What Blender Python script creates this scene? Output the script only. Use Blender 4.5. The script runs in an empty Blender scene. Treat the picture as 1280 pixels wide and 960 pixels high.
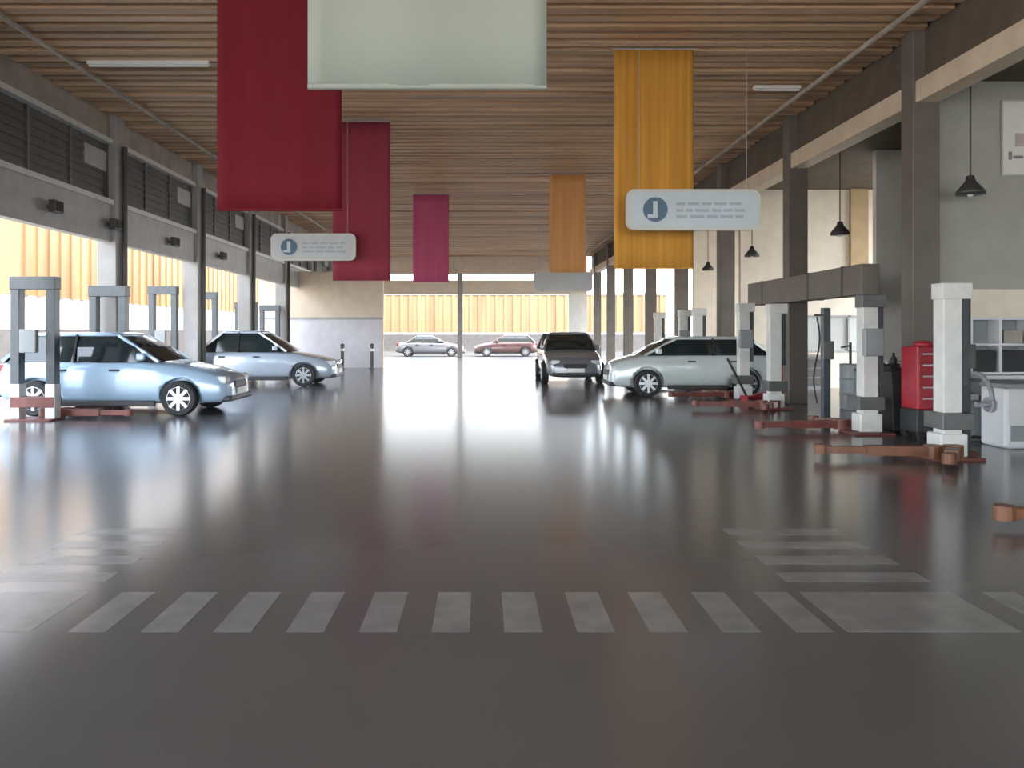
import bpy, bmesh, math, random
from mathutils import Vector, Matrix
random.seed(7)
PI = math.pi
scn = bpy.context.scene
COL = scn.collection

# ------------------------------------------------------------------ camera
EYE, F = 1.5, 980.0            # eye height (m), focal length in pixels of the 1280x960 frame
VX, VY = 602.0, 415.0          # vanishing point of the aisle
cam_d = bpy.data.cameras.new('camera')
cam_d.sensor_width = 36.0
cam_d.lens = 36.0 * F / 1280.0
cam_d.shift_x = (640 - VX) / 1280.0
cam_d.shift_y = (VY - 480) / 1280.0
cam_d.clip_end = 500
cam = bpy.data.objects.new('camera', cam_d)
cam.location = (0, 0, EYE)
cam.rotation_euler = (PI / 2, 0, 0)
COL.objects.link(cam)
scn.camera = cam

# ------------------------------------------------------------------ light
scn.view_settings.view_transform = 'Standard'
scn.view_settings.look = 'None'
scn.view_settings.gamma = 1.0
scn.view_settings.use_curve_mapping = False
scn.view_settings.exposure = 1.05
world = bpy.data.worlds.new('world')
scn.world = world
world.use_nodes = True
wn = world.node_tree.nodes
wl = world.node_tree.links
wn.clear()
w_out = wn.new('ShaderNodeOutputWorld')
w_bg = wn.new('ShaderNodeBackground')
w_sky = wn.new('ShaderNodeTexSky')
w_sky.sky_type = 'NISHITA'
w_sky.sun_disc = False
w_sky.sun_elevation = math.radians(52)
w_sky.sun_rotation = math.radians(115)
w_sky.air_density = 1.0
w_sky.dust_density = 3.0
w_sky.ozone_density = 1.0
w_mix = wn.new('ShaderNodeMixRGB')
w_mix.inputs[0].default_value = 0.45
w_mix.inputs[2].default_value = (9.0, 9.6, 10.2, 1)       # thin bright cloud veil
w_bg.inputs['Strength'].default_value = 0.75
wl.new(w_sky.outputs[0], w_mix.inputs[1])
wl.new(w_mix.outputs[0], w_bg.inputs['Color'])
wl.new(w_bg.outputs[0], w_out.inputs[0])
sun_d = bpy.data.lights.new('sun', 'SUN')
sun_d.energy = 2.4
sun_d.angle = math.radians(0.6)
sun_d.color = (1.0, 0.90, 0.74)
sun = bpy.data.objects.new('sun', sun_d)
sun.rotation_euler = Vector((-0.62, 0.30, -0.90)).to_track_quat('-Z', 'Y').to_euler()
sun.location = (30, -20, 40)
COL.objects.link(sun)


def WX(px, d):
    return (px - VX) * d / F


def WZ(py, d):
    return EYE + (VY - py) * d / F


# ------------------------------------------------------------------ materials
def mat(name, col, rough=0.5, metal=0.0, var=0.06, scale=3.0, stretch=(1, 1, 1), bump=0.0, coat=0.0,
        spec=0.5, emit=None, emit_s=0.0):
    m = bpy.data.materials.new(name)
    m.use_nodes = True
    nt = m.node_tree
    b = nt.nodes['Principled BSDF']
    b.inputs['Roughness'].default_value = rough
    b.inputs['Metallic'].default_value = metal
    b.inputs['Specular IOR Level'].default_value = spec
    b.inputs['Coat Weight'].default_value = coat
    tc = nt.nodes.new('ShaderNodeTexCoord')
    mp = nt.nodes.new('ShaderNodeMapping')
    mp.inputs['Scale'].default_value = stretch
    nz = nt.nodes.new('ShaderNodeTexNoise')
    nz.inputs['Scale'].default_value = scale
    nz.inputs['Detail'].default_value = 4
    cr = nt.nodes.new('ShaderNodeValToRGB')
    c = Vector(col[:3])
    lo = [max(0, x * (1 - var)) for x in c]
    hi = [min(1, x * (1 + var)) for x in c]
    cr.color_ramp.elements[0].position = 0.3
    cr.color_ramp.elements[1].position = 0.7
    cr.color_ramp.elements[0].color = (*lo, 1)
    cr.color_ramp.elements[1].color = (*hi, 1)
    nt.links.new(tc.outputs['Object'], mp.inputs['Vector'])
    nt.links.new(mp.outputs[0], nz.inputs['Vector'])
    nt.links.new(nz.outputs['Fac'], cr.inputs[0])
    nt.links.new(cr.outputs[0], b.inputs['Base Color'])
    if bump:
        bp = nt.nodes.new('ShaderNodeBump')
        bp.inputs['Strength'].default_value = bump
        bp.inputs['Distance'].default_value = 0.01
        nt.links.new(nz.outputs['Fac'], bp.inputs['Height'])
        nt.links.new(bp.outputs[0], b.inputs['Normal'])
    if emit:
        b.inputs['Emission Color'].default_value = (*emit, 1)
        b.inputs['Emission Strength'].default_value = emit_s
    return m


M = {}
M['floor'] = mat('polished_grey_floor', (0.125, 0.121, 0.120), 0.19, var=0.06, scale=0.55, spec=0.85, coat=0.0)
M['paint'] = mat('worn_floor_paint', (0.235, 0.232, 0.226), 0.24, var=0.16, scale=5, spec=0.6)
M['ground'] = mat('outdoor_concrete', (0.44, 0.38, 0.31), 0.95, var=0.12, scale=0.5, spec=0.1)
M['slat'] = mat('brown_ceiling_slats', (0.60, 0.40, 0.245), 0.55, var=0.35, scale=1.2, stretch=(0.15, 3, 1))
M['deck'] = mat('dark_ceiling_deck', (0.10, 0.072, 0.05), 0.8, var=0.15)
M['soffit'] = mat('dark_bay_soffit', (0.12, 0.095, 0.07), 0.8, var=0.15)
M['asphalt'] = mat('dark_asphalt', (0.085, 0.083, 0.08), 0.95, var=0.12, scale=0.8, spec=0.0)
M['beam'] = mat('pale_warm_lit_beam', (0.70, 0.58, 0.44), 0.5, var=0.08)  # warm light falling on the beam is put into this colour
M['beam_grey'] = mat('grey_painted_beam', (0.40, 0.39, 0.375), 0.5, var=0.10)
M['ledge'] = mat('light_steel_ledge', (0.62, 0.61, 0.58), 0.45, var=0.06)
M['plate_wall'] = mat('brownish_fascia', (0.34, 0.30, 0.255), 0.7, var=0.22, scale=2)
M['louvre'] = mat('dark_louvre', (0.075, 0.072, 0.068), 0.5, var=0.15)
M['column'] = mat('brown_grey_column', (0.155, 0.135, 0.115), 0.55, var=0.12, scale=2)
M['column_pale'] = mat('pale_grey_column', (0.34, 0.325, 0.31), 0.55, var=0.10, scale=2)
M['dark_steel'] = mat('dark_steel', (0.07, 0.068, 0.066), 0.45, metal=0.3, var=0.15)
M['steel_grey'] = mat('grey_green_steel', (0.13, 0.135, 0.13), 0.4, metal=0.2, var=0.15)
M['wall_grey'] = mat('olive_grey_wall', (0.40, 0.40, 0.355), 0.8, var=0.06)
M['wall_cream'] = mat('cream_wall', (0.82, 0.74, 0.61), 0.75, var=0.06)
M['wall_white'] = mat('white_wall', (0.78, 0.76, 0.71), 0.75, var=0.05)
M['wall_taupe'] = mat('taupe_wall', (0.74, 0.63, 0.50), 0.75, var=0.06)
M['wall_lilac'] = mat('pale_lilac_grey_wall', (0.66, 0.65, 0.69), 0.4, var=0.06)
M['tan'] = mat('tan_pilaster', (0.50, 0.36, 0.20), 0.7, var=0.08)
M['yellow_clad'] = mat('yellow_ochre_cladding', (0.235, 0.145, 0.066), 0.6, var=0.30, scale=0.9, stretch=(1, 1, 0.08))
M['glare_white'] = mat('blown_out_white', (0.62, 0.62, 0.58), 0.7, var=0.04)  # overexposed brightness near the ground, put into the colour
M['plinth'] = mat('grey_plinth', (0.085, 0.078, 0.074), 0.8, var=0.12)
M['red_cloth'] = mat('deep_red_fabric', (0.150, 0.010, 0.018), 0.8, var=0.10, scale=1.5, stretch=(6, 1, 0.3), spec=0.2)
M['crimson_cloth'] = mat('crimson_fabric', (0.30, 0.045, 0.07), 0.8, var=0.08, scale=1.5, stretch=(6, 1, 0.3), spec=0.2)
M['magenta_cloth'] = mat('magenta_fabric', (0.55, 0.11, 0.22), 0.8, var=0.08, scale=1.5, stretch=(6, 1, 0.3), spec=0.2)  # raised tone carries distance haze in the colour
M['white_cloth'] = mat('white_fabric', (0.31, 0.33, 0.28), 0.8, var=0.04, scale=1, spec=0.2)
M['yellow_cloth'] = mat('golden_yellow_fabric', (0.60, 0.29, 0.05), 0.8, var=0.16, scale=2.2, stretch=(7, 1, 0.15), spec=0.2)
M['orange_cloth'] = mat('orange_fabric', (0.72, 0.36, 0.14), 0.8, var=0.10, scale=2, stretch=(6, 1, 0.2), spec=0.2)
M['rod'] = mat('grey_hanging_rod', (0.42, 0.41, 0.40), 0.4, metal=0.4)
M['sign'] = mat('pale_blue_sign', (0.52, 0.60, 0.64), 0.35, var=0.05)
M['sign_rim'] = mat('white_sign_rim', (0.56, 0.57, 0.54), 0.35, var=0.03)
M['sign_logo'] = mat('slate_blue_logo', (0.055, 0.13, 0.20), 0.4, var=0.05)
M['sign_text'] = mat('grey_blue_lettering', (0.36, 0.41, 0.46), 0.4, var=0.05)
M['sign_grey'] = mat('grey_sign', (0.52, 0.54, 0.55), 0.4, var=0.05)
M['lift_white'] = mat('white_lift_enamel', (0.66, 0.66, 0.63), 0.35, var=0.08, scale=6)
M['lift_dark'] = mat('charcoal_lift_enamel', (0.065, 0.075, 0.085), 0.35, var=0.15, scale=6)
M['lift_red'] = mat('red_brown_lift_arm', (0.16, 0.045, 0.035), 0.45, var=0.25, scale=6)
M['lift_rust'] = mat('orange_brown_lift_arm', (0.17, 0.065, 0.03), 0.45, var=0.25, scale=6)
M['rubber'] = mat('black_rubber', (0.022, 0.022, 0.024), 0.75, var=0.15)
M['rim'] = mat('silver_alloy', (0.50, 0.52, 0.55), 0.3, metal=0.7, var=0.05)
M['glass_dark'] = mat('dark_car_glass', (0.016, 0.024, 0.026), 0.06, var=0.1, spec=0.7)
M['lamp_clear'] = mat('clear_headlamp', (0.62, 0.65, 0.68), 0.1, var=0.05)
M['lamp_red'] = mat('red_tail_lamp', (0.30, 0.02, 0.02), 0.2, var=0.05)
M['trim'] = mat('black_plastic_trim', (0.03, 0.03, 0.032), 0.5, var=0.1)
M['plate'] = mat('white_number_plate', (0.75, 0.75, 0.72), 0.4, var=0.02)
M['red_steel'] = mat('red_enamel', (0.36, 0.022, 0.035), 0.35, var=0.12, scale=4)
M['white_enamel'] = mat('white_machine_enamel', (0.70, 0.71, 0.72), 0.35, var=0.05)
M['grey_enamel'] = mat('grey_machine_enamel', (0.27, 0.29, 0.30), 0.4, var=0.10)
M['black_enamel'] = mat('black_machine_enamel', (0.028, 0.03, 0.033), 0.4, var=0.15)
M['screen'] = mat('dark_screen', (0.035, 0.042, 0.042), 0.12, var=0.05)
M['bench_top'] = mat('worn_bench_top', (0.36, 0.33, 0.29), 0.5, var=0.15)
M['paper'] = mat('white_poster_paper', (0.80, 0.78, 0.74), 0.6, var=0.03)
M['poster_grey'] = mat('grey_poster_print', (0.26, 0.26, 0.25), 0.6, var=0.1)
M['poster_pink'] = mat('pinkish_poster_print', (0.52, 0.44, 0.40), 0.6, var=0.1)
M['tube'] = mat('white_tube', (0.82, 0.82, 0.78), 0.4, var=0.02)
M['pane'] = mat('window_glass', (0.55, 0.58, 0.56), 0.1, var=0.02)


def car_paint(name, col, metal=0.25):
    return mat(name, col, 0.24, metal=metal, var=0.03, scale=8, coat=0.8)


# ------------------------------------------------------------------ mesh helpers
class MB:
    """collects shapes and links them as ONE mesh object"""

    def __init__(self):
        self.bm = bmesh.new()

    def box(self, x0, x1, y0, y1, z0, z1, bev=0.0):
        vs = [self.bm.verts.new((x, y, z)) for x in (x0, x1) for y in (y0, y1) for z in (z0, z1)]
        fs = []
        for q in ((0, 1, 3, 2), (4, 6, 7, 5), (0, 4, 5, 1), (2, 3, 7, 6), (0, 2, 6, 4), (1, 5, 7, 3)):
            fs.append(self.bm.faces.new([vs[i] for i in q]))
        if bev > 0:
            es = list({e for f in fs for e in f.edges})
            bmesh.ops.bevel(self.bm, geom=es, offset=bev, segments=2, affect='EDGES', profile=0.5)
        return self

    def cyl(self, a, b, r, r2=None, n=16):
        a, b = Vector(a), Vector(b)
        r2 = r if r2 is None else r2
        d = (b - a).normalized()
        u = d.orthogonal().normalized()
        v = d.cross(u)
        ra, rb = [], []
        for i in range(n):
            t = 2 * PI * i / n
            w = u * math.cos(t) + v * math.sin(t)
            ra.append(self.bm.verts.new(a + w * r))
            rb.append(self.bm.verts.new(b + w * r2))
        for i in range(n):
            j = (i + 1) % n
            self.bm.faces.new((ra[i], ra[j], rb[j], rb[i]))
        self.bm.faces.new(ra[::-1])
        self.bm.faces.new(rb)
        return self

    def bar(self, a, b, w, h):
        """rectangular bar from a to b, w across, h tall"""
        a, b = Vector(a), Vector(b)
        d = (b - a).normalized()
        up = Vector((0, 0, 1)) if abs(d.z) < 0.95 else Vector((1, 0, 0))
        s = d.cross(up).normalized()
        t = s.cross(d).normalized()
        rings = []
        for p in (a, b):
            rings.append([self.bm.verts.new(p + s * (w / 2 * i) + t * (h / 2 * j)) for i, j in ((-1, -1), (1, -1), (1, 1), (-1, 1))])
        for i in range(4):
            j = (i + 1) % 4
            self.bm.faces.new((rings[0][i], rings[0][j], rings[1][j], rings[1][i]))
        self.bm.faces.new(rings[0][::-1])
        self.bm.faces.new(rings[1])
        return self

    def tube(self, pts, r, n=8):
        for a, b in zip(pts[:-1], pts[1:]):
            self.cyl(a, b, r, n=n)
        return self

    def lathe(self, prof, centre=(0, 0, 0), axis='Z', n=24, cap=True):
        c = Vector(centre)
        rings = []
        for r, z in prof:
            ring = []
            for i in range(n):
                t = 2 * PI * i / n
                if axis == 'Z':
                    p = Vector((r * math.cos(t), r * math.sin(t), z))
                elif axis == 'Y':
                    p = Vector((r * math.cos(t), z, r * math.sin(t)))
                else:
                    p = Vector((z, r * math.cos(t), r * math.sin(t)))
                ring.append(self.bm.verts.new(c + p))
            rings.append(ring)
        for A, Bq in zip(rings[:-1], rings[1:]):
            for i in range(n):
                j = (i + 1) % n
                self.bm.faces.new((A[i], A[j], Bq[j], Bq[i]))
        if cap:
            self.bm.faces.new(rings[0][::-1])
            self.bm.faces.new(rings[-1])
        return self

    def prism(self, outline, y0, y1):
        """outline: (x, z) points; extruded along y"""
        A = [self.bm.verts.new((x, y0, z)) for x, z in outline]
        Bq = [self.bm.verts.new((x, y1, z)) for x, z in outline]
        n = len(outline)
        for i in range(n):
            j = (i + 1) % n
            self.bm.faces.new((A[i], A[j], Bq[j], Bq[i]))
        self.bm.faces.new(A[::-1])
        self.bm.faces.new(Bq)
        return self

    def build(self, name, m, parent=None, loc=(0, 0, 0), smooth=False, subsurf=0, bevel=0.0):
        bmesh.ops.recalc_face_normals(self.bm, faces=self.bm.faces)
        me = bpy.data.meshes.new(name)
        self.bm.to_mesh(me)
        self.bm.free()
        me.materials.append(m)
        if smooth:
            for p in me.polygons:
                p.use_smooth = True
        o = bpy.data.objects.new(name, me)
        COL.objects.link(o)
        o.location = loc
        if parent:
            o.parent = parent
        if bevel:
            mod = o.modifiers.new('bevel', 'BEVEL')
            mod.width = bevel
            mod.segments = 2
        if subsurf:
            mod = o.modifiers.new('subdivision', 'SUBSURF')
            mod.levels = subsurf
            mod.render_levels = subsurf
        return o


def tag(o, label=None, cat=None, group=None, kind=None):
    if label:
        o['label'] = label
    if cat:
        o['category'] = cat
    if group:
        o['group'] = group
    if kind:
        o['kind'] = kind
    return o


def thing(name, label, cat, loc=(0, 0, 0), rz=0.0, group=None):
    o = bpy.data.objects.new(name, None)
    o.empty_display_size = 0.2
    COL.objects.link(o)
    o.location = loc
    o.rotation_euler = (0, 0, rz)
    return tag(o, label, cat, group)


def struct(o):
    o['kind'] = 'structure'
    return o


def copy_tree(o, parent=None):
    c = o.copy()
    COL.objects.link(c)
    if parent:
        c.parent = parent
    for ch in list(o.children):
        copy_tree(ch, c)
    return c


# ================================================================== SETTING
PITCH = 4.7
DCOL = [2.4 + PITCH * k for k in range(10)]          # depth of the column rows: 2.4, 7.1, 11.8, 16.5 ...
XR, XL = 6.6, -7.8                                    # column lines
END = 47.0
CEIL = 6.0

fl = struct(MB().box(-11.0, 14.0, -14, END + 0.3, -0.2, 0).build('floor', M['floor']))
struct(MB().box(-80, 80, -60, 150, -0.5, -0.21).build('ground', M['ground']))
struct(MB().box(-16, 20, END + 0.32, 67.5, -0.205, -0.15).build('ground_yard', M['asphalt']))
struct(MB().box(14.1, 60, -60, END + 0.3, -0.205, -0.15).build('ground_right', M['asphalt']))  # unseen dark sheet, added to cut bounce onto the ceiling's right side

# zebra walkway painted on the floor: a front band, and two side bands running up the aisle
ZB0, ZB1 = 3.92, 4.52
PZ = 0.0012


def stripe(x0, x1, y0, y1):
    MB().box(x0, x1, y0, y1, 0.0003, PZ).build('walkway_stripe', M['paint'], fl)


for k in range(-2, 11):
    x0 = -2.07 + 0.364 * k
    x1 = x0 + 0.19
    if -2.3 < x0 < 1.7:
        stripe(x0, x1, ZB0, ZB1)
stripe(1.83, 2.70, ZB0, ZB1)
for k in range(3):
    stripe(2.88 + 0.364 * k, 3.07 + 0.364 * k, ZB0, ZB1)
stripe(-3.0, -2.26, ZB0, ZB1)
for k in range(4):
    y = 4.70 + 0.364 * k
    stripe(1.83, 2.70, y, y + 0.19)
    stripe(-3.0, -2.26, y, y + 0.19)

# ceiling: dark deck with transverse brown slats under it
mb = MB().box(XL - 0.1, XR + 0.1, -14, END + 0.2, CEIL + 0.20, CEIL + 0.45)
ce = struct(mb.build('ceiling', M['deck']))
mb = MB()
y = -13.9
while y < END:
    dz = random.uniform(-0.02, 0.02)
    mb.box(XL + 0.05, XR - 0.05, y, y + random.choice((0.17, 0.19, 0.21)), CEIL + dz, CEIL + 0.20)
    y += 0.33
mb.build('ceiling_slats', M['slat'], ce)
# roof over the side bays
struct(MB().box(XR + 0.16, 14.5, -14, END, 5.32, 5.55).build('ceiling_bay_right', M['soffit']))  # unseen outer edge, extended to keep sun off the bay floor
struct(MB().box(-10.4, XL - 0.16, -14, END, 5.62, 5.85).build('ceiling_bay_left', M['soffit']))

# longitudinal beams and fascias on the column lines
struct(MB().box(XR - 0.16, XR + 0.16, -14, END, 4.90, 5.22).build('beam_right', M['beam']))
struct(MB().box(XR - 0.02, XR + 0.10, -14, END, 5.22, CEIL + 0.20).build('wall_right_fascia', M['soffit']))
struct(MB().box(XL - 0.14, XL + 0.14, -14, END, 5.40, 5.50).build('beam_left', M['ledge']))
struct(MB().box(XL - 0.10, XL + 0.06, -14, END, 5.50, CEIL + 0.20).build('wall_left_fascia', M['plate_wall']))
struct(MB().box(XL - 0.10, XL + 0.10, -14, END, 3.37, 4.14).build('lintel_left', M['beam_grey']))
struct(MB().box(XL - 0.14, XL + 0.16, -14, END, 4.14, 4.24).build('trim_1', M['ledge']))

# columns
for i, d in enumerate(DCOL):
    if d > 6:
        o = MB().box(XR - 0.20, XR + 0.20, d - 0.17, d + 0.17, 0, CEIL + 0.2, 0.015).build('column', M['column'])
        struct(o)
    if d > 6:
        o = MB().box(XL - 0.20, XL + 0.20, d - 0.20, d + 0.20, 0, CEIL + 0.2, 0.015).build('column', M['column_pale'])
        struct(o)
        MB().cyl((XL + 0.27, d + 0.05, 0), (XL + 0.27, d + 0.05, 5.4), 0.055, n=12).build('downpipe', M['dark_steel'], o)

# clerestory of dark louvres on the left, one per bay
for i in range(len(DCOL) - 1):
    a, b = DCOL[i] + 0.2, DCOL[i + 1] - 0.2
    w = struct(MB().box(XL - 0.05, XL - 0.01, a, b, 4.24, 5.40).build('window_%d' % (i + 1), M['louvre']))
    fr = MB()
    for t in (0.0, 0.33, 0.66, 1.0):
        yy = a + 0.03 + (b - a - 0.06) * t
        fr.box(XL - 0.01, XL + 0.04, yy - 0.03, yy + 0.03, 4.24, 5.40)
    fr.build('window_frame', M['steel_grey'], w)
    sl = MB()
    for k in range(7):
        z = 4.33 + k * 0.155
        sl.bar((XL + 0.005, a, z), (XL + 0.005, b, z), 0.02, 0.07)
    sl.build('slats', M['louvre'], w)
    pn = MB().box(XL - 0.01, XL + 0.03, b - 0.95, b - 0.06, 4.82, 5.22)
    pn.build('pale_panel', M['beam_grey'], w)

# far end wall: solid strip, sky gap, lintel, open below, one thin post
struct(MB().box(XL + 0.2, XR - 0.3, END - 0.1, END + 0.1, 4.98, CEIL + 0.2).build('wall_back_upper', M['wall_taupe']))
struct(MB().box(XL + 0.2, XR - 0.3, END - 0.1, END + 0.1, 3.75, 4.60).build('wall_back_lintel', M['wall_taupe']))
o = struct(MB().box(-1.45, -1.13, END - 0.12, END + 0.12, 0, 5.0).build('column', M['column_pale']))
struct(MB().box(5.2, 6.3, END - 0.1, END + 0.1, 0, 3.75).build('wall_back', M['wall_white']))
# office block standing in the aisle's left at the far end
ob = struct(MB().box(-9.4, -4.15, 33.0, 33.25, 0, 4.05).build('wall_office_block', M['wall_taupe']))
MB().box(-9.35, -4.2, 32.96, 33.0, 0.0, 2.02).build('dado_panel', M['wall_lilac'], ob)
MB().box(-9.4, -4.15, 32.93, 33.0, 2.02, 2.12).build('dado_rail', M['beam_grey'], ob)

# right partitions between the bays
PX0, PX1 = 6.95, 13.0
p = struct(MB().box(PX0, PX1, 11.95, 12.1, 2.15, 5.32).build('wall_right_1', M['wall_grey']))
struct(MB().box(PX0, PX1, 11.93, 12.12, 0, 2.15).build('wall_right_2', M['wall_cream']))
struct(MB().box(8.28, PX1, 16.45, 16.6, 0, 5.32).build('wall_right_3', M['wall_white']))
struct(MB().box(PX0, 8.60, 21.05, 21.2, 0, 5.32).build('wall_right_4', M['wall_cream']))
w4 = MB().box(8.60, PX1, 21.05, 21.2, 1.95, 5.32).box(8.60, PX1, 21.05, 21.2, 0, 0.95).box(10.5, PX1, 21.05, 21.2, 0.95, 1.95)
struct(w4.build('wall_right_5', M['wall_cream']))
struct(MB().box(9.87, 10.33, 20.93, 21.05, 2.9, 5.32).build('trim_2', M['tan']))
w = struct(MB().box(8.60, 10.5, 21.10, 21.115, 0.95, 1.95).build('window_20', M['pane']))
fr = MB()
for x in (8.62, 9.22, 9.86, 10.48):
    fr.box(x - 0.03, x + 0.03, 21.03, 21.10, 0.95, 1.95)
fr.box(8.6, 10.5, 21.03, 21.10, 0.95, 1.0).box(8.6, 10.5, 21.03, 21.10, 1.9, 1.95)
fr.build('window_frame', M['beam_grey'], w)
struct(MB().box(PX0, PX1, 25.75, 25.9, 0, 5.32).build('wall_right_6', M['wall_cream']))
# outer right wall of the first bays
struct(MB().box(13.0, 13.15, -14, 16.6, 0, 5.32).build('wall_right_outer', M['wall_grey']))
# top strip of the unseen rear wall, left open below to let daylight in
struct(MB().box(XL, XR + 7, -14.2, -14, 5.2, CEIL + 0.2).build('wall_rear', M['wall_taupe']))

# longitudinal pipes under the ceiling
for x, nm in ((5.9, 'thin grey conduit under the ceiling above the right columns'), (-6.7, 'thin grey conduit under the ceiling above the left columns')):
    mb = MB().cyl((x, -10, 5.90), (x, END - 1, 5.90), 0.04, n=10)
    tag(mb.build('ceiling_conduit', M['plate_wall'], smooth=True), nm, 'pipe')


# ================================================================== HANGING BANNERS
def banner(name, x0, x1, d, zb, m, label, zt=CEIL - 0.06):
    t = thing(name, label, 'banner', ((x0 + x1) / 2, d, zb))
    w = (x1 - x0) / 2
    h = zt - zb
    bm = MB()
    nx, nz = 16, 10
    front, back = [], []
    for j in range(nz + 1):
        rf, rb = [], []
        for i in range(nx + 1):
            u = -w + 2 * w * i / nx
            z = h * j / nz
            wav = 0.012 * math.sin(u * 9 + x0) * (1 - j / nz * 0.6)
            rf.append(bm.bm.verts.new((u, wav - 0.006, z)))
            rb.append(bm.bm.verts.new((u, wav + 0.006, z)))
        front.append(rf)
        back.append(rb)
    for j in range(nz):
        for i in range(nx):
            bm.bm.faces.new((front[j][i], front[j][i + 1], front[j + 1][i + 1], front[j + 1][i]))
            bm.bm.faces.new((back[j][i], back[j + 1][i], back[j + 1][i + 1], back[j][i + 1]))
        bm.bm.faces.new((front[j][0], front[j + 1][0], back[j + 1][0], back[j][0]))
        bm.bm.faces.new((front[j][nx], back[j][nx], back[j + 1][nx], front[j + 1][nx]))
    for i in range(nx):
        bm.bm.faces.new((front[0][i], back[0][i], back[0][i + 1], front[0][i + 1]))
        bm.bm.faces.new((front[nz][i], front[nz][i + 1], back[nz][i + 1], back[nz][i]))
    bm.build('fabric', m, t, smooth=True)
    MB().cyl((-w, 0, 0.0), (w, 0, 0.0), 0.016, n=10).build('bottom_rod', m, t)
    MB().cyl((-w - 0.02, 0, h), (w + 0.02, 0, h), 0.02, n=10).build('top_rod', M['rod'], t)
    for s in (-1, 1):
        MB().cyl((s * w * 0.8, 0, h), (s * w * 0.8, 0, CEIL - zb + 0.2), 0.006, n=6).build('cable', M['rod'], t)
    return t


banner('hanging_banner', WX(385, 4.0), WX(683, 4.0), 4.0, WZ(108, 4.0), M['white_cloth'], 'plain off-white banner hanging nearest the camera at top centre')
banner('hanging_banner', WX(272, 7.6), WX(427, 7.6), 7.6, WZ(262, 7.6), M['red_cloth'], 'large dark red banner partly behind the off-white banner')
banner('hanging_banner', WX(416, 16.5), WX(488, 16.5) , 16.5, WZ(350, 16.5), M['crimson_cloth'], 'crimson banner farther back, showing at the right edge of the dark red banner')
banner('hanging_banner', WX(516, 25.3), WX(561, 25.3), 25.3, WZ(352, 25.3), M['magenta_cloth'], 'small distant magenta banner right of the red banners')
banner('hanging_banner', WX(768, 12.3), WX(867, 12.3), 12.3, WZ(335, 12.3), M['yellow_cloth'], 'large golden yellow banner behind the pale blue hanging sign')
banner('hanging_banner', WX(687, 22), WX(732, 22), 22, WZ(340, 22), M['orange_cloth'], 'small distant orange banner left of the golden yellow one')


# ================================================================== HANGING SIGNS
def pill(x0, x1, z0, z1, y0, y1, r):
    pts = []
    n = 8
    for cx, cz, a0 in ((x1 - r, z1 - r, 0), (x0 + r, z1 - r, PI / 2), (x0 + r, z0 + r, PI), (x1 - r, z0 + r, 1.5 * PI)):
        for i in range(n + 1):
            a = a0 + PI / 2 * i / n
            pts.append((cx + r * math.cos(a), cz + r * math.sin(a)))
    return MB().prism(pts, y0, y1)


def sign(cx, d, cz, w, h, face, label, detail=2):
    t = thing('hanging_sign', label, 'sign', (cx, d, cz))
    pill(-w / 2, w / 2, -h / 2, h / 2, -0.04, 0.04, h * 0.22).build('board', M['sign_rim'], t)
    k = 0.055
    pill(-w / 2 + k, w / 2 - k, -h / 2 + k, h / 2 - k, -0.047, -0.038, h * 0.18).build('face', face, t)
    if detail:
        lx = -w * 0.285
        MB().lathe([(h * 0.30, -0.058), (h * 0.30, -0.045)], (lx, 0, 0), 'Y', 28).build('round_emblem', M['sign_logo'], t)
        lb = MB().box(lx - 0.035, lx + 0.03, -0.064, -0.056, -h * 0.20, h * 0.20)
        lb.box(lx - 0.115, lx - 0.035, -0.064, -0.056, -h * 0.20, -h * 0.12)
        lb.build('emblem_mark', M['sign'], t)
        tx = MB()
        rnd = random.Random(3)
        for row, zz in ((0, h * 0.14), (1, -h * 0.02), (2, -h * 0.17)):
            x = -w * 0.13
            while x < w * 0.34:
                ww = rnd.uniform(0.10, 0.24)
                tx.box(x, min(x + ww, w * 0.38), -0.051, -0.046, zz - h * 0.035, zz + h * 0.035)
                x += ww + 0.035
        tx.build('lettering', M['sign_text'], t)
    for s in (-1, 1):
        MB().cyl((s * w * 0.4, 0, h / 2 - 0.01), (s * w * 0.4, 0, CEIL - cz + 0.2), 0.005, n=6).build('hanging_rod', M['rod'], t)
    return t


sign(WX(866, 11.7), 11.7, WZ(262.5, 11.7), 2.0, 0.61, M['sign'], 'pale blue rounded sign with round emblem hanging before the golden yellow banner')
sign(WX(392, 16.2), 16.2, WZ(309, 16.2), 1.75, 0.56, M['sign_grey'], 'grey rounded sign with dark emblem whose right end overlaps the crimson banner')
sign(WX(704, 26), 26, WZ(352, 26), 1.95, 0.66, M['sign_grey'], 'small distant grey sign hanging below the orange banner', 0)


# ================================================================== CAR LIFTS
def arm_mesh(a, b, pads=True):
    a, b = Vector(a), Vector(b)
    m = MB().bar(a, a.lerp(b, 0.6), 0.14, 0.11).bar(a.lerp(b, 0.45), b, 0.10, 0.08)
    m.cyl(b + Vector((0, 0, -0.05)), b + Vector((0, 0, 0.06)), 0.075, n=14)
    m.cyl(a + Vector((0, 0, -0.075)), a + Vector((0, 0, 0.07)), 0.10, n=14)
    return m


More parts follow.
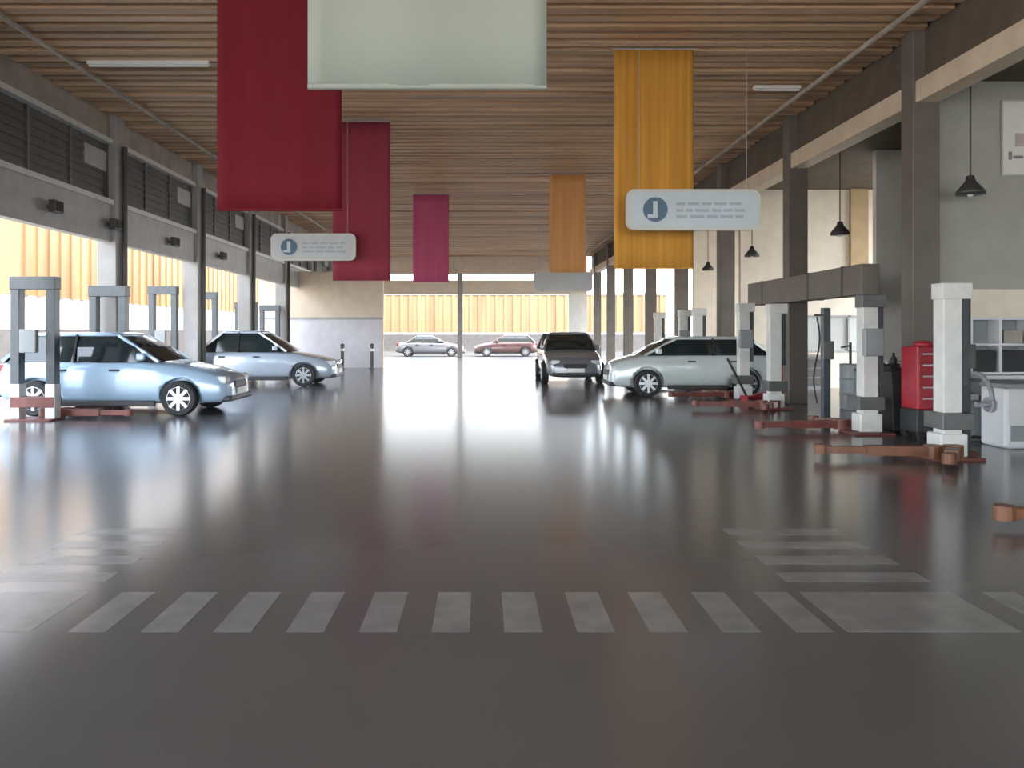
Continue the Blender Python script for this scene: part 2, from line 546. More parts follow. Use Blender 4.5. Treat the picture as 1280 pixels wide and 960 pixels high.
def two_post_lift(x, d0, d1, h, side, style, label, group=None, white=True):
    """two columns at depths d0 (near) and d1 (far); the car drives in along x; side=+1: aisle lies towards +x"""
    t = thing('car_lift', label, 'car lift', (x, (d0 + d1) / 2, 0), 0, group)
    half = (d1 - d0) / 2
    for s in (-1, 1):
        yy = s * half
        MB().box(-0.385 if style == 'portal' else -0.30, 0.385 if style == 'portal' else 0.30, yy - 0.26, yy + 0.26, 0, 0.035, 0.006).build('base_plate', M['lift_red'], t)
        if style == 'portal':
            for q in (-1, 1):
                leg = MB().box(q * 0.3 - 0.075, q * 0.3 + 0.075, yy - 0.09, yy + 0.09, 0.62, h, 0.008)
                leg.build('column', M['lift_dark'], t)
                MB().box(q * 0.3 - 0.085, q * 0.3 + 0.085, yy - 0.10, yy + 0.10, 0.03, 0.62, 0.01).build('column_foot', M['lift_white'], t)
            MB().box(-0.385, 0.385, yy - 0.11, yy + 0.11, h - 0.20, h + 0.02, 0.01).build('top_bar', M['lift_dark'], t)
            MB().box(-0.37, 0.37, yy - s * 0.02 - 0.13, yy - s * 0.02 + 0.13, 0.22, 0.40, 0.01).build('carriage', M['lift_red'], t)
        else:
            c = MB().box(-0.11, 0.11, yy - 0.12, yy + 0.10, 0.03, h, 0.01)
            c.build('column', M['lift_white'], t)
            MB().box(0.115, 0.215, yy - 0.07, yy + 0.07, 0.85, h - 0.12, 0.008).build('hydraulic_cylinder', M['lift_dark'], t)
            MB().box(-0.13, 0.23, yy - 0.13, yy + 0.11, h - 0.16, h + 0.03, 0.012).build('top_cap', M['steel_grey'] if d0 < 13 and s < 0 else M['lift_white'], t)
            MB().box(-0.16, 0.16, yy - 0.15, yy + 0.15, 0.035, 0.30, 0.015).build('column_foot', M['lift_white'], t)
            MB().box(-0.19, 0.19, yy - s * 0.04 - 0.2, yy - s * 0.04 + 0.2, 0.36, 0.55, 0.01).build('carriage', M['steel_grey'], t)
        # swing arms folded along the side of the bay
        for q in (1, -1):
            if x < -8.3 and s < 0:
                continue
            a = Vector((side * (0.30 if q > 0 else 0.05), yy - s * 0.22, 0.115))
            b = Vector((side * (1.55 if q > 0 else 0.45), yy - s * (0.10 if q > 0 else 0.80), 0.115))
            arm_mesh(a, b).build('swing_arm', M['lift_rust'] if (d0 < 7 or s < 0 and d0 < 8) else M['lift_red'], t)
    # motor box on the near column
    MB().box(-0.14, 0.14, -half - 0.24, -half - 0.131, 1.15, 1.55, 0.015).build('control_box', M['grey_enamel'], t)
    return t


two_post_lift(-7.6, 13.35, 16.0, 2.42, 1, 'portal', 'charcoal portal lift around the nearest pale blue car on the left', 'portal lifts in the left bays')
two_post_lift(-8.5, 20.95, 24.1, 2.70, 1, 'portal', 'charcoal portal lift around the silver sedan, second on the left', 'portal lifts in the left bays')
two_post_lift(-8.1, 27.0, 30.0, 2.5, 1, 'portal', 'small distant charcoal portal lift on the left before the taupe office', 'portal lifts in the left bays')
two_post_lift(5.55, 5.9, 9.35, 2.05, -1, 'post', 'nearest white post lift on the right, beside the white wheel balancer', 'white post lifts in the right bays')
two_post_lift(5.70, 11.6, 15.3, 2.02, -1, 'post', 'white post lift on the right standing before the red cabinet', 'white post lifts in the right bays')
two_post_lift(5.75, 17.25, 20.9, 2.1, -1, 'post', 'white post lift on the right around the pale grey-green hatchback', 'white post lifts in the right bays')
two_post_lift(5.75, 22.4, 25.6, 2.1, -1, 'post', 'farthest white post lift on the right, behind the pale hatchback', 'white post lifts in the right bays')


def service_post(x, d, h, label):
    t = thing('service_post', label, 'post', (x, d, 0), 0, 'slim dark service posts')
    MB().box(-0.11, 0.11, -0.16, 0.16, 0, 0.02).build('base_plate', M['lift_red'], t)
    MB().box(-0.06, 0.06, -0.06, 0.06, 0.02, h, 0.006).build('post', M['lift_dark'], t)
    MB().box(-0.09, 0.09, -0.12, -0.06, 1.05, 1.35, 0.01).build('switch_box', M['steel_grey'], t)
    hz = [Vector((-0.16 + 0.05 * math.sin(k * 0.5), -0.03, h - 0.15 - k * 0.11)) for k in range(14)]
    MB().tube(hz, 0.014, 8).build('hose', M['rubber'], t)
    MB().bar((-0.2, -0.03, h - 0.12), (0.06, -0.03, h - 0.12), 0.04, 0.04).build('hook_arm', M['lift_dark'], t)


service_post(WX(1032, 13.0), 13.0, 1.9, 'slim dark post with hose between the white lift posts before second right column')
service_post(WX(1204, 9.75), 9.75, 1.95, 'slim dark post standing right of the nearest white lift post')


# ================================================================== CARS
def make_car(name, label, paint, loc, rz, L=4.2, W=1.72, H=1.46, kind='hatch', hood=None):
    t = thing(name, label, 'car', loc, rz)
    h = L / 2
    # (x, deck height, half width, bottom height)
    if kind != 'sedan':
        st = [(h, .46, .50, .30), (h - .03, .62, .62, .24), (h - .14, .70, .73, .20), (h - .45, .80, .815, .19), (h - .95, .90, .85, .19), (h - 1.30, .975, .86, .19),
              (h - 1.7, .985, .86, .19), (0, .985, .865, .19), (-h + 1.3, 1.0, .865, .19), (-h + .6, 1.02, .85, .20), (-h + .2, 1.0, .80, .23), (-h + .05, .90, .72, .28), (-h, .62, .62, .34)]
        gb = [h - 1.25, -h + .16]
        gt = [h - 2.05, -h + .62]
    else:
        st = [(h, .46, .50, .30), (h - .03, .60, .62, .24), (h - .14, .68, .73, .20), (h - .45, .78, .815, .19), (h - 1.0, .88, .85, .19), (h - 1.40, .95, .86, .19),
              (h - 1.8, .96, .86, .19), (0, .96, .865, .19), (-h + 1.5, .98, .865, .19), (-h + .8, .98, .85, .20), (-h + .25, .95, .81, .23), (-h + .06, .86, .72, .28), (-h, .60, .62, .34)]
        gb = [h - 1.35, -h + .72]
        gt = [h - 2.15, -h + 1.35]
    if kind == 'short':
        st = [(h, .50, .52, .30), (h - .03, .68, .64, .24), (h - .12, .77, .75, .20), (h - .40, .87, .82, .19), (h - .75, .955, .85, .19), (h - 1.0, .975, .86, .19)] + st[6:]
        gb[0], gt[0] = h - 0.80, h - 1.55
    k = W / 1.72
    rw = 0.315
    xf, xr = h - 0.84, -h + 0.78
    bm = bmesh.new()
    rings = []
    for x, zd, hw, zb in st:
        hw *= k
        zm = zb + (zd - zb) * 0.55
        half = [(0.0, zb), (hw * 0.86, zb), (hw * 0.985, zb + (zd - zb) * 0.18), (hw, zm), (hw * 0.965, zb + (zd - zb) * 0.86), (hw * 0.88, zd), (hw * 0.45, zd + 0.025), (0.0, zd + 0.035)]
        full = half + [(-a, b) for a, b in half[-2:0:-1]]
        rings.append([bm.verts.new((x, a, b)) for a, b in full])
    n = len(rings[0])
    for A, Bq in zip(rings[:-1], rings[1:]):
        for i in range(n):
            j = (i + 1) % n
            bm.faces.new((A[i], A[j], Bq[j], Bq[i]))
    bm.faces.new(rings[0])
    bm.faces.new(rings[-1][::-1])
    bmesh.ops.recalc_face_normals(bm, faces=bm.faces)
    me = bpy.data.meshes.new('body')
    bm.to_mesh(me)
    bm.free()
    me.materials.append(paint)
    for pp in me.polygons:
        pp.use_smooth = True
    body = bpy.data.objects.new('body', me)
    COL.objects.link(body)
    sm = body.modifiers.new('s', 'SUBSURF')
    sm.levels = sm.render_levels = 2
    cutm = MB()
    for x in (xf, xr):
        for s in (-1, 1):
            cutm.cyl((x, s * 0.60, rw), (x, s * 1.1, rw), rw + 0.055, n=32)
    cut = cutm.build('cut', M['trim'])
    bo = body.modifiers.new('b', 'BOOLEAN')
    bo.object = cut
    bo.operation = 'DIFFERENCE'
    bo.solver = 'EXACT'
    bpy.context.view_layer.update()
    dg = bpy.context.evaluated_depsgraph_get()
    me2 = bpy.data.meshes.new_from_object(body.evaluated_get(dg))
    body.modifiers.clear()
    body.data = me2
    me2.name = 'body'
    me2.materials.clear()
    me2.materials.append(paint)
    bpy.data.objects.remove(cut)
    body.parent = t
    # cabin
    zb, zt = 0.955, H
    wb, wt = 0.775 * k, 0.575 * k
    nx = 8

    def ring_pts(x_f, x_r, w, z, bow):
        pts = []
        m = 6
        for i in range(m + 1):                                   # windscreen, bowed forward
            a = -1 + 2 * i / m
            pts.append((x_f + bow * (1 - a * a), a * w, z))
        for i in range(1, nx):
            pts.append((x_f + (x_r - x_f) * i / nx, w, z))
        for i in range(m + 1):
            a = 1 - 2 * i / m
            pts.append((x_r - bow * 0.5 * (1 - a * a), a * w, z))
        for i in range(1, nx):
            pts.append((x_r + (x_f - x_r) * i / nx, -w, z))
        return pts

    g = MB()
    lo = [g.bm.verts.new(q) for q in ring_pts(gb[0], gb[1], wb, zb, 0.10)]
    mi = [g.bm.verts.new(q) for q in ring_pts(gb[0] * .5 + gt[0] * .5 + .03, gb[1] * .5 + gt[1] * .5 - .03, wb * .52 + wt * .48 + .02, zb * .5 + zt * .5, 0.09)]
    hi = [g.bm.verts.new(q) for q in ring_pts(gt[0], gt[1], wt, zt - 0.05, 0.07)]
    nn = len(lo)
    for A, Bq in ((lo, mi), (mi, hi)):
        for i in range(nn):
            j = (i + 1) % nn
            g.bm.faces.new((A[i], A[j], Bq[j], Bq[i]))
    g.bm.faces.new(lo[::-1])
    g.bm.faces.new(hi)
    g.build('cabin_glass', M['glass_dark'], t, smooth=False)
    rf = MB()
    pts_lo = ring_pts(gt[0] + 0.05, gt[1] - 0.05, wt + 0.03, zt - 0.075, 0.07)
    pts_md = ring_pts(gt[0] - 0.02, gt[1] + 0.02, wt - 0.03, zt - 0.02, 0.07)
    pts_up = ring_pts(gt[0] - 0.25, gt[1] + 0.25, wt - 0.22, zt, 0.05)
    R = [[rf.bm.verts.new(q) for q in pp] for pp in (pts_lo, pts_md, pts_up)]
    for A, Bq in zip(R[:-1], R[1:]):
        for i in range(nn):
            j = (i + 1) % nn
            rf.bm.faces.new((A[i], A[j], Bq[j], Bq[i]))
    rf.bm.faces.new(R[0][::-1])
    rf.bm.faces.new(R[2])
    rf.build('roof', paint, t, smooth=True)
    for s in (-1, 1):
        MB().bar((gb[0] + 0.02, s * wb, zb + 0.01), (gt[0] + 0.02, s * (wt + 0.01), zt - 0.06), 0.06, 0.05).build('front_pillar', paint, t)
        MB().bar((gb[1] - 0.0, s * (wb - 0.02), zb + 0.02), (gt[1], s * wt, zt - 0.06), 0.16, 0.06).build('rear_pillar', paint, t)
        xm = (gb[0] + gb[1]) / 2 - 0.1
        MB().bar((xm, s * (wb + 0.012), zb), (xm - 0.03, s * (wt + 0.02), zt - 0.06), 0.03, 0.09).build('centre_pillar', M['trim'], t)
        # mirror
        MB().box(gb[0] - 0.36, gb[0] - 0.22, s * (W / 2 - 0.08) - 0.09, s * (W / 2 - 0.08) + 0.12 * 1.0, 0.99, 1.12, 0.03).build('wing_mirror', paint, t)
        # door handles and lower sill
        for xx in (0.10, -0.85):
            MB().box(xx - 0.09, xx + 0.09, s * (0.855 * k) - 0.02, s * (0.855 * k) + 0.02, 0.80, 0.835, 0.008).build('door_handle', M['trim'], t)
        MB().box(xr + 0.45, xf - 0.45, s * 0.80 * k - 0.03, s * 0.80 * k + 0.05, 0.17, 0.27, 0.02).build('sill', M['trim'], t)
        MB().box(h - 0.30, h - 0.05, s * 0.56 * k - 0.13, s * 0.56 * k + 0.13, 0.56, 0.70, 0.04).build('headlight', M['lamp_clear'], t)
        MB().box(-h + 0.02, -h + 0.22, s * 0.60 * k - 0.11, s * 0.60 * k + 0.11, 0.72, 0.92, 0.03).build('tail_light', M['lamp_red'], t)
    MB().box(h - 0.10, h + 0.005, -0.34, 0.34, 0.47, 0.60, 0.02).build('grille', M['trim'], t)
    MB().box(h - 0.16, h + 0.02, -0.66 * k, 0.66 * k, 0.24, 0.34, 0.03).build('front_bumper', M['trim'], t)
    MB().box(-h - 0.02, -h + 0.16, -0.66 * k, 0.66 * k, 0.32, 0.46, 0.03).build('rear_bumper', M['trim'], t)
    MB().box(h + 0.005, h + 0.03, -0.25, 0.25, 0.36, 0.47, 0.004).build('number_plate', M['plate'], t)
    # wheels
    for x in (xf, xr):
        for s in (-1, 1):
            yo = s * (0.80 * k)
            w = MB().lathe([(0.20, -0.095), (0.29, -0.10), (rw, -0.07), (rw, 0.07), (0.29, 0.10), (0.20, 0.095)], (x, yo, rw), 'Y', 32)
            w = w.build('wheel', M['rubber'], t, smooth=False)
            ri = MB().lathe([(0.215, -0.05), (0.215, 0.05)], (x, yo, rw), 'Y', 32)
            ri.lathe([(0.235, s * 0.085), (0.20, s * 0.098), (0.19, s * 0.06)], (x, yo, rw), 'Y', 32, cap=False)
            for q in range(8):
                a = q * PI / 4
                ri.bar((x, yo + s * 0.075, rw), (x + 0.215 * math.cos(a), yo + s * 0.075, rw + 0.215 * math.sin(a)), 0.055, 0.055)
            ri.lathe([(0.06, s * 0.05), (0.06, s * 0.115)], (x, yo, rw), 'Y', 16)
            ri.build('rim', M['rim'], w)
    return t


P_blue = car_paint('pale_blue_silver_paint', (0.36, 0.50, 0.66), 0.1)
P_silver = car_paint('silver_paint', (0.40, 0.46, 0.54), 0.15)
P_green = car_paint('pale_grey_green_paint', (0.60, 0.66, 0.66), 0.1)
P_dark = car_paint('dark_slate_paint', (0.20, 0.21, 0.24))
P_red = car_paint('dull_burgundy_paint', (0.12, 0.07, 0.07))
make_car('car', 'pale blue-silver hatchback parked nose to the aisle in the nearest left bay', P_blue, (-4.55 - 2.1, 14.82, 0), 0, 4.2, 1.72, 1.50, 'hatch')
make_car('car', 'silver sedan parked nose to the aisle in second left bay', P_silver, (-4.05 - 2.25, 22.40, 0), 0, 4.5, 1.74, 1.54, 'sedan')
make_car('car', 'pale grey-green hatchback parked nose to the aisle on the right', P_green, (3.0 + 1.95, 18.9, 0), PI, 3.9, 1.66, 1.40, 'short')
make_car('car', 'dark slate hatchback facing the camera in the distant aisle', P_dark, (2.66, 24.2, 0), -PI / 2, 4.1, 1.74, 1.50, 'hatch')
make_car('car', 'dark sedan parked sideways outside the far end, left of the pale post', P_dark, (-3.4, 52.5, -0.15), 0, 4.5, 1.74, 1.42, 'sedan')
make_car('car', 'dull burgundy hatchback parked sideways outside the far end, right of the pale post', P_red, (1.6, 53.0, -0.15), PI, 4.2, 1.72, 1.46, 'hatch')


# ================================================================== RIGHT SIDE EQUIPMENT
def bell_lamp(x, d, z, label, rail):
    t = thing('pendant_lamp', label, 'lamp', (x, d, z), 0, 'bell pendant lamps along the right bays')
    MB().lathe([(0.19, 0.0), (0.185, 0.05), (0.13, 0.12), (0.07, 0.19), (0.05, 0.27), (0.0005, 0.28)], n=24).build('lamp_shade', M['dark_steel'], t, smooth=True)
    MB().lathe([(0.03, -0.03), (0.055, 0.02), (0.05, 0.08)], n=16).build('bulb', M['tube'], t, smooth=True)
    MB().cyl((0, 0, 0.27), (0, 0, rail - z), 0.012, n=8).build('stem', M['dark_steel'], t)


for px, d, label in ((1213, 11.3, 'bell pendant lamp before the olive grey partition beside the poster'),
                     (1050, 16.0, 'bell pendant lamp left of the white partition, second from the poster'),
                     (940, 20.6, 'bell pendant lamp between the second and third right columns'),
                     (885, 25.2, 'farthest bell pendant lamp, between third and fourth right columns')):
    bell_lamp(WX(px, d), d, 3.48, label, 5.32)


def wall_flood(d, label):
    t = thing('floodlight', label, 'lamp', (XL + 0.10, d, 3.72), 0, 'small floodlights on the left lintel')
    MB().box(0.0, 0.10, -0.03, 0.03, -0.03, 0.03).build('bracket', M['dark_steel'], t)
    MB().box(0.10, 0.22, -0.15, 0.15, -0.11, 0.11, 0.015).build('housing', M['dark_steel'], t)
    MB().box(0.22, 0.228, -0.12, 0.12, -0.085, 0.085).build('lens', M['screen'], t)


for d, lab in ((13.9, 'leftmost small dark floodlight on the left lintel'), (16.15, 'small dark floodlight on the left lintel beside the nearest column'),
               (19.3, 'small dark floodlight on the lintel between the two nearest left columns'), (22.9, 'farthest small dark floodlight on the left lintel')):
    wall_flood(d, lab)

# poster on the olive grey partition
pt = thing('wall_poster', 'white poster with grey print high on the olive grey partition', 'poster', (WX(1253, 11.93) + 0.6, 11.93, WZ(218, 11.93)))
MB().box(-0.6, 0.6, -0.02, 0.0, 0, 1.10).build('sheet', M['paper'], pt)
MB().box(-0.52, -0.47, -0.026, -0.02, 0.22, 0.34).box(-0.45, -0.30, -0.026, -0.02, 0.24, 0.28).build('grey_print', M['poster_grey'], pt)
MB().box(-0.42, 0.3, -0.026, -0.02, 0.42, 0.62).build('pinkish_print', M['poster_pink'], pt)
MB().box(-0.62, 0.62, -0.024, 0.0, -0.025, 0.0).box(-0.62, 0.62, -0.024, 0.0, 1.10, 1.125).box(-0.62, -0.6, -0.024, 0.0, 0, 1.10).box(0.6, 0.62, -0.024, 0.0, 0, 1.10).build('border', M['sign_rim'], pt)

# box duct bracketed to the second right column
du = thing('box_duct', 'dark grey box duct fixed across the second right column', 'duct', (6.25, 15.9, 2.10))
MB().box(-0.14, 0.15, -3.3, 2.1, 0, 0.50, 0.012).build('duct', M['column'], du)
for yy in (-2.6, -1.2, 1.2):
    MB().box(-0.15, 0.155, yy - 0.03, yy + 0.03, -0.01, 0.51).build('band', M['dark_steel'], du)

# red tool cabinet beside the first right column
X, D = WX(1154, 11.1), 11.1
t = thing('tool_cabinet', 'tall red tool cabinet standing before the first right column', 'cabinet', (X, D, 0))
MB().box(-0.20, 0.20, -0.22, 0.22, 0.42, 1.30, 0.02).build('body', M['red_steel'], t)
MB().box(-0.21, 0.21, -0.23, 0.23, 0.10, 0.42, 0.015).build('lower_body', M['black_enamel'], t)
for k in range(5):
    dr = MB().box(-0.18, 0.18, -0.235, -0.22, 0.47 + k * 0.155, 0.60 + k * 0.155, 0.004).build('drawer', M['red_steel'], t)
    MB().box(-0.14, 0.14, -0.25, -0.235, 0.565 + k * 0.155, 0.585 + k * 0.155).build('handle', M['rim'], dr)
MB().lathe([(0.14, 1.30), (0.135, 1.345), (0.08, 1.375), (0.001, 1.38)], n=20).build('lid', M['red_steel'], t, smooth=True)
for sx in (-1, 1):
    for sy in (-1, 1):
        MB().cyl((sx * 0.15 - 0.02, sy * 0.17, 0.05), (sx * 0.15 + 0.02, sy * 0.17, 0.05), 0.05, n=14).box(sx * 0.15 - 0.03, sx * 0.15 + 0.03, sy * 0.17 - 0.02, sy * 0.17 + 0.02, 0.06, 0.11).build('castor', M['rubber'], t)

# dark bins / trolley left of it
X, D = 6.205, 11.73
t = thing('waste_bin', 'dark maroon-black waste bin left of the red cabinet', 'bin', (X, D, 0))
MB().prism([(-0.13, 0.05), (0.13, 0.05), (0.17, 0.92), (-0.17, 0.92)], -0.17, 0.17).build('body', M['black_enamel'], t, bevel=0.01)
MB().box(-0.19, 0.19, -0.19, 0.19, 0.92, 0.97, 0.015).build('lid', M['black_enamel'], t)
MB().cyl((-0.12, 0.15, 0.06), (-0.08, 0.15, 0.06), 0.06, n=14).cyl((0.08, 0.15, 0.06), (0.12, 0.15, 0.06), 0.06, n=14).build('wheel_pair', M['rubber'], t)
tag(MB().lathe([(0.045, 0), (0.045, 0.13), (0.02, 0.17), (0.018, 0.22)], n=14).build('spray_bottle', M['black_enamel'], loc=(X - 0.04, D, 0.97), smooth=True), 'small black bottle standing on the dark waste bin', 'bottle')
X, D = WX(1086, 12.6), 12.6
t = thing('tool_trolley', 'grey tool trolley left of the dark waste bin', 'trolley', (X + 0.12, D, 0))
MB().box(-0.24, 0.24, -0.2, 0.2, 0.22, 0.86, 0.02).build('body', M['grey_enamel'], t)
MB().box(-0.26, 0.26, -0.22, 0.22, 0.86, 0.90, 0.008).build('top_tray', M['black_enamel'], t)
for k in range(4):
    dr = MB().box(-0.22, 0.22, -0.215, -0.2, 0.26 + k * 0.15, 0.39 + k * 0.15, 0.003).build('drawer', M['grey_enamel'], t)
    MB().box(-0.16, 0.16, -0.228, -0.215, 0.36 + k * 0.15, 0.375 + k * 0.15).build('handle', M['rim'], dr)
for sx in (-1, 1):
    for sy in (-1, 1):
        MB().cyl((sx * 0.2 - 0.02, sy * 0.15, 0.06), (sx * 0.2 + 0.02, sy * 0.15, 0.06), 0.06, n=14).box(sx * 0.2 - 0.03, sx * 0.2 + 0.03, sy * 0.15 - 0.02, sy * 0.15 + 0.02, 0.08, 0.23).build('castor', M['rubber'], t)

# workbench and open shelf along the olive grey partition
bx0, bx1, bd = WX(1212, 11.55), WX(1212, 11.55) + 2.6, 11.55
t = thing('workbench', 'white workbench against the olive grey partition at the right', 'workbench', ((bx0 + bx1) / 2, bd, 0))
hw = (bx1 - bx0) / 2
MB().box(-hw, hw, -0.33, 0.33, 0.82, 0.88, 0.008).build('top', M['white_enamel'], t)
MB().box(-hw + 0.04, hw - 0.04, 0.26, 0.30, 0.15, 0.80).build('back_panel', M['grey_enamel'], t)
MB().box(-hw + 0.04, hw - 0.04, -0.26, 0.28, 0.15, 0.19).build('lower_shelf', M['white_enamel'], t)
for sx in (-1, 1):
    for sy in (-1, 1):
        MB().box(sx * (hw - 0.05) - 0.03, sx * (hw - 0.05) + 0.03, sy * 0.27 - 0.03, sy * 0.27 + 0.03, 0, 0.82).build('leg', M['white_enamel'], t)
sh = thing('shelf_unit', 'white open shelf unit standing on the white workbench', 'shelf', ((bx0 + bx1) / 2, bd + 0.12, 0.88))
MB().box(-hw, hw, 0.13, 0.15, 0, 0.82).build('back_panel', M['grey_enamel'], sh)
for z in (0.0, 0.42, 0.80):
    MB().box(-hw, hw, -0.13, 0.13, z, z + 0.03).build('shelf', M['white_enamel'], sh)
for k in range(7):
    x = -hw + 0.02 + (2 * hw - 0.04) * k / 6
    MB().box(x - 0.02, x + 0.02, -0.135, 0.13, 0.03, 0.83).build('upright', M['white_enamel'], sh)
kinds = [('black_enamel', 'storage_bin', 'dark storage bin'), ('black_enamel', 'storage_bin', 'dark storage bin'), ('dark_steel', 'storage_bin', 'dark storage bin')]
cell = (2 * hw - 0.04) / 6
ords = ['first', 'second', 'third', 'fourth', 'fifth', 'sixth']
for k in range(6):
    cx = (bx0 + bx1) / 2 - hw + 0.02 + cell * (k + 0.5)
    o = MB().prism([(-cell / 2 + 0.05, 0), (cell / 2 - 0.05, 0), (cell / 2 - 0.04, 0.32), (-cell / 2 + 0.04, 0.32)], -0.11, 0.1)
    o = o.build('storage_bin', M['black_enamel'], loc=(cx, bd + 0.12, 0.911), bevel=0.01)
    tag(o, 'dark storage bin in lower shelf compartment, %s from the left' % ords[k], 'bin', 'dark bins on the lower shelf')
for k in range(4):
    cx = (bx0 + bx1) / 2 - hw + 0.02 + cell * (k + 1.5)
    o = MB().box(-0.14, 0.14, -0.1, 0.1, 0, 0.2 + 0.05 * (k % 2), 0.01)
    o = o.build('parts_carton', M['steel_grey' if k % 2 else 'bench_top'], loc=(cx, bd + 0.12, 1.331))
    tag(o, '%s parts carton on the upper shelf, %s from the left' % ('grey' if k % 2 else 'brown', ords[k]), 'carton', 'cartons on the upper shelf')

# wheel balancer and tyre changer in front of the bench
X, D = WX(1270, 10.3), 10.3
t = thing('wheel_balancer', 'white wheel balancer with dark display before the white workbench', 'machine', (X + 0.05, D, 0))
MB().box(-0.36, 0.36, -0.26, 0.26, 0.0, 0.78, 0.04).build('body', M['white_enamel'], t)
MB().box(-0.30, -0.02, -0.275, -0.255, 0.10, 0.30, 0.01).build('vent', M['grey_enamel'], t)
MB().box(0.0, 0.38, -0.30, -0.24, 0.42, 0.74, 0.015).build('display', M['screen'], t)
MB().prism([(-0.36, 0.78), (0.36, 0.78), (0.36, 0.83), (-0.36, 0.83)], -0.27, 0.27).build('tray', M['grey_enamel'], t)
MB().cyl((-0.36, 0, 0.55), (-0.58, 0, 0.55), 0.035, n=14).cyl((-0.40, 0, 0.55), (-0.43, 0, 0.55), 0.10, n=20).build('spindle', M['rim'], t)
gpts = []
for k in range(9):
    a = PI * k / 8
    gpts.append((-0.58 + 0.0, 0.34 * math.cos(a), 0.62 + 0.34 * math.sin(a)))
MB().tube(gpts, 0.03, 8).build('wheel_guard', M['grey_enamel'], t)
MB().box(-0.60, -0.36, 0.28, 0.34, 0.58, 0.66).build('guard_arm', M['grey_enamel'], t)
X, D = WX(1205, 11.0), 11.0
t = thing('tyre_changer', 'dark grey tyre changer between the nearest white lift post and the balancer', 'machine', (X + 0.02, D, 0))
MB().box(-0.20, 0.20, -0.22, 0.22, 0.0, 0.55, 0.03).build('body', M['grey_enamel'], t)
MB().lathe([(0.17, 0.55), (0.19, 0.58), (0.19, 0.62), (0.05, 0.66)], n=24).build('turntable', M['black_enamel'], t)
MB().box(-0.05, 0.05, 0.16, 0.27, 0.5, 1.25, 0.01).build('tower', M['black_enamel'], t)
MB().box(-0.04, 0.04, -0.08, 0.27, 1.17, 1.25, 0.01).build('tool_arm', M['black_enamel'], t)
MB().cyl((0, -0.05, 0.80), (0, -0.05, 1.2), 0.02, n=10).build('mount_bar', M['rim'], t)
for k in range(3):
    MB().box(-0.15 + k * 0.11, -0.08 + k * 0.11, -0.34, -0.2, 0.05, 0.08, 0.006).build('pedal', M['black_enamel'], t)

# things in the bays further back
def bay_bench(x0, x1, d, label):
    t = thing('bay_bench', label, 'workbench', ((x0 + x1) / 2, d, 0))
    w = (x1 - x0) / 2
    MB().box(-w, w, -0.3, 0.3, 0.84, 0.90, 0.008).build('top', M['bench_top'], t)
    for q in (-1, 1):
        MB().box(q * (w - 0.26) - 0.24, q * (w - 0.26) + 0.24, -0.27, 0.28, 0.0, 0.84, 0.01).build('pedestal', M['grey_enamel'], t)
        for k in range(3):
            MB().box(q * (w - 0.26) - 0.21, q * (w - 0.26) + 0.21, -0.285, -0.27, 0.1 + k * 0.24, 0.31 + k * 0.24, 0.003).build('drawer', M['steel_grey'], t)
    return t


bay_bench(8.5, 10.4, 16.1, 'long workbench against the white partition on the right')
bay_bench(7.1, 8.9, 20.65, 'workbench against the cream partition with the tan pilaster')
bay_bench(7.1, 8.9, 25.35, 'distant workbench against the farthest cream partition')


def drum(x, d, label, m):
    t = thing('oil_drum', label, 'drum', (x, d, 0), 0, 'oil drums in the right bays')
    MB().lathe([(0.27, 0), (0.285, 0.02), (0.285, 0.29), (0.295, 0.31), (0.285, 0.33), (0.285, 0.58), (0.295, 0.60), (0.285, 0.62), (0.285, 0.86), (0.29, 0.88), (0.27, 0.88), (0.265, 0.86)], n=24).build('barrel', m, t, smooth=False)
    MB().cyl((0.12, 0.1, 0.86), (0.12, 0.1, 0.90), 0.04, n=12).build('cap', M['rim'], t)
    MB().cyl((-0.1, 0, 0.86), (-0.1, 0, 1.30), 0.025, n=10).bar((-0.1, 0, 1.24), (-0.28, 0, 1.20), 0.03, 0.03).build('pump', M['dark_steel'], t)


drum(7.25, 15.2, 'grey oil drum with hand pump beside the second right column', M['grey_enamel'])
drum(7.95, 15.5, 'black oil drum with hand pump left of the long workbench', M['black_enamel'])
drum(7.3, 19.2, 'red oil drum with hand pump near the third right column', M['red_steel'])

# jack and red items by the far post of the second right lift
t = thing('floor_jack', 'low red floor jack beside the pale hatchback', 'jack', (WX(948, 16.4), 16.4, 0), 0.3)
MB().box(-0.35, 0.35, -0.14, -0.09, 0.06, 0.17).box(-0.35, 0.35, 0.09, 0.14, 0.06, 0.17).box(-0.35, -0.2, -0.14, 0.14, 0.06, 0.17).build('chassis', M['red_steel'], t)
MB().bar((-0.2, 0, 0.13), (0.28, 0, 0.24), 0.10, 0.06).cyl((0.28, 0, 0.22), (0.28, 0, 0.29), 0.06, n=16).build('lift_arm', M['red_steel'], t)
MB().bar((-0.28, 0, 0.15), (-0.75, 0, 0.95), 0.035, 0.035).build('handle', M['dark_steel'], t)
for sx in (-0.3, 0.3):
    for sy in (-0.17, 0.17):
        MB().cyl((sx, sy - 0.025, 0.06), (sx, sy + 0.025, 0.06), 0.06, n=14).build('wheel', M['dark_steel'], t)


# bollards before the office block
def bollard(px, label):
    t = thing('bollard', label, 'bollard', (WX(px, 32.0), 32.0, 0), 0, 'dark bollards before the taupe office')
    MB().lathe([(0.12, 0), (0.12, 0.03), (0.075, 0.04), (0.075, 0.92), (0.09, 0.93), (0.09, 0.98), (0.03, 1.03)], n=18).build('post', M['dark_steel'], t)
    MB().lathe([(0.077, 0.72), (0.077, 0.82)], n=18).build('band', M['rim'], t)


bollard(428, 'dark bollard before the taupe office, nearer the silver sedan')
bollard(465, 'dark bollard at the right corner of the taupe office')

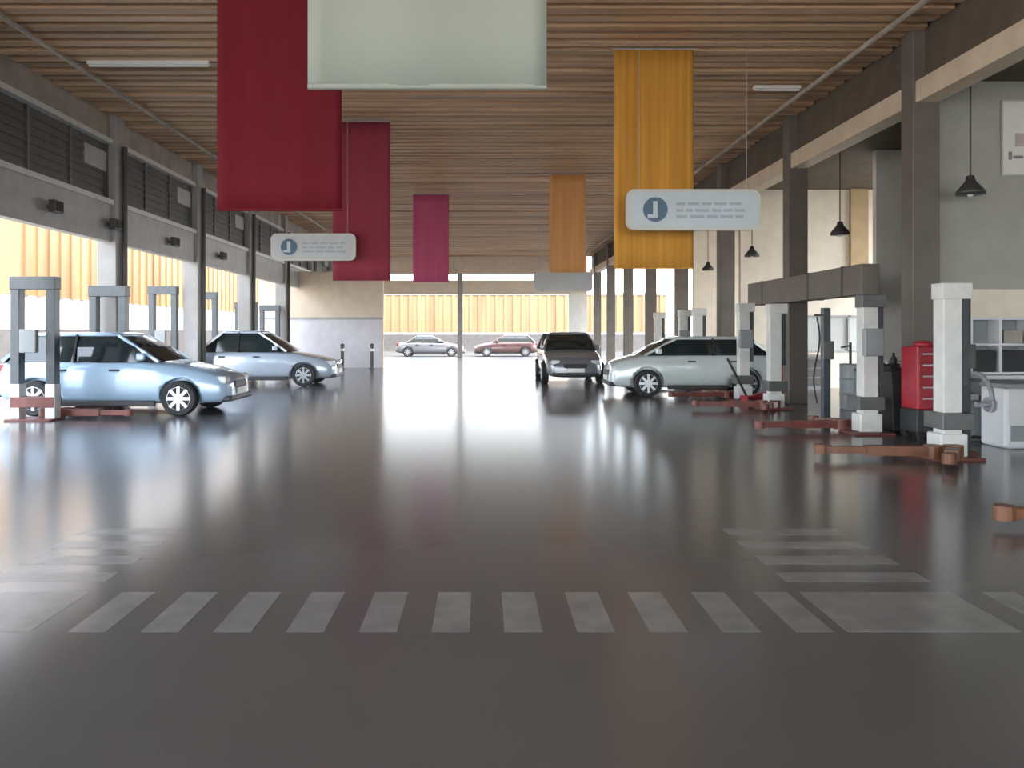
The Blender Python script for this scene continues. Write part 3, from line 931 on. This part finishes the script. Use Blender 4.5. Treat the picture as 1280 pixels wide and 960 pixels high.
# tube lamps under the ceiling
for px0, px1, d, lab in ((110, 262, 13.0, 'long white tube lamp under the ceiling left of the dark red banner'),
                         (942, 1000, 14.3, 'short white tube lamp under the ceiling near the right columns')):
    t = thing('tube_lamp', lab, 'lamp', ((WX(px0, d) + WX(px1, d)) / 2, d, CEIL - 0.10))
    w = (WX(px1, d) - WX(px0, d)) / 2
    MB().box(-w, w, -0.05, 0.05, 0.03, 0.09, 0.005).build('housing', M['tube'], t)
    MB().cyl((-w + 0.02, 0, 0.015), (w - 0.02, 0, 0.015), 0.02, n=12).build('tube', M['tube'], t)


# ================================================================== OUTSIDE
def clad_building(name, label, x0, x1, y0, y1, face, zs):
    """face 'x': the corrugated front looks along +x at x1; face 'y': it looks along -y at y0"""
    t = thing(name, label, 'building', (0, 0, 0))
    zp, zw, zt = zs
    g = -0.22
    if zp > 0:
        MB().box(x0, x1 + (0.05 if face == 'x' else 0), y0 - (0.05 if face == 'y' else 0), y1, g, zp).build('plinth', M['plinth'], t)
    MB().box(x0, x1, y0, y1, max(zp, g), zw).build('white_wall', M['glare_white'], t)  # white band stands for blown-out brightness at ground level
    mb = MB()
    if face == 'x':
        mb.box(x0, x1, y0, y1, zw, zt)
        y = y0 + 0.2
        while y < y1 - 0.2:
            mb.box(x1, x1 + 0.08, y, y + 0.28, zw, zt)
            y += 0.75
    else:
        mb.box(x0, x1, y0, y1, zw, zt)
        x = x0 + 0.2
        while x < x1 - 0.2:
            mb.box(x, x + 0.28, y0 - 0.08, y0, zw, zt)
            x += 0.75
    mb.build('cladding', M['yellow_clad'], t)
    MB().box(x0 - 0.1, x1 + 0.1, y0 - 0.1, y1 + 0.1, zt, zt + 0.2).build('roof_edge', M['beam_grey'], t)
    return t


clad_building('neighbouring_shed', 'sunlit ochre clad shed seen through the open left bays', -24, -15.6, 26.5, 66, 'x', (1.6, 2.75, 7.5))
clad_building('distant_shed', 'sunlit ochre clad shed seen beyond the far end opening', -14, 16, 68, 76, 'y', (1.3, 1.45, 4.7))
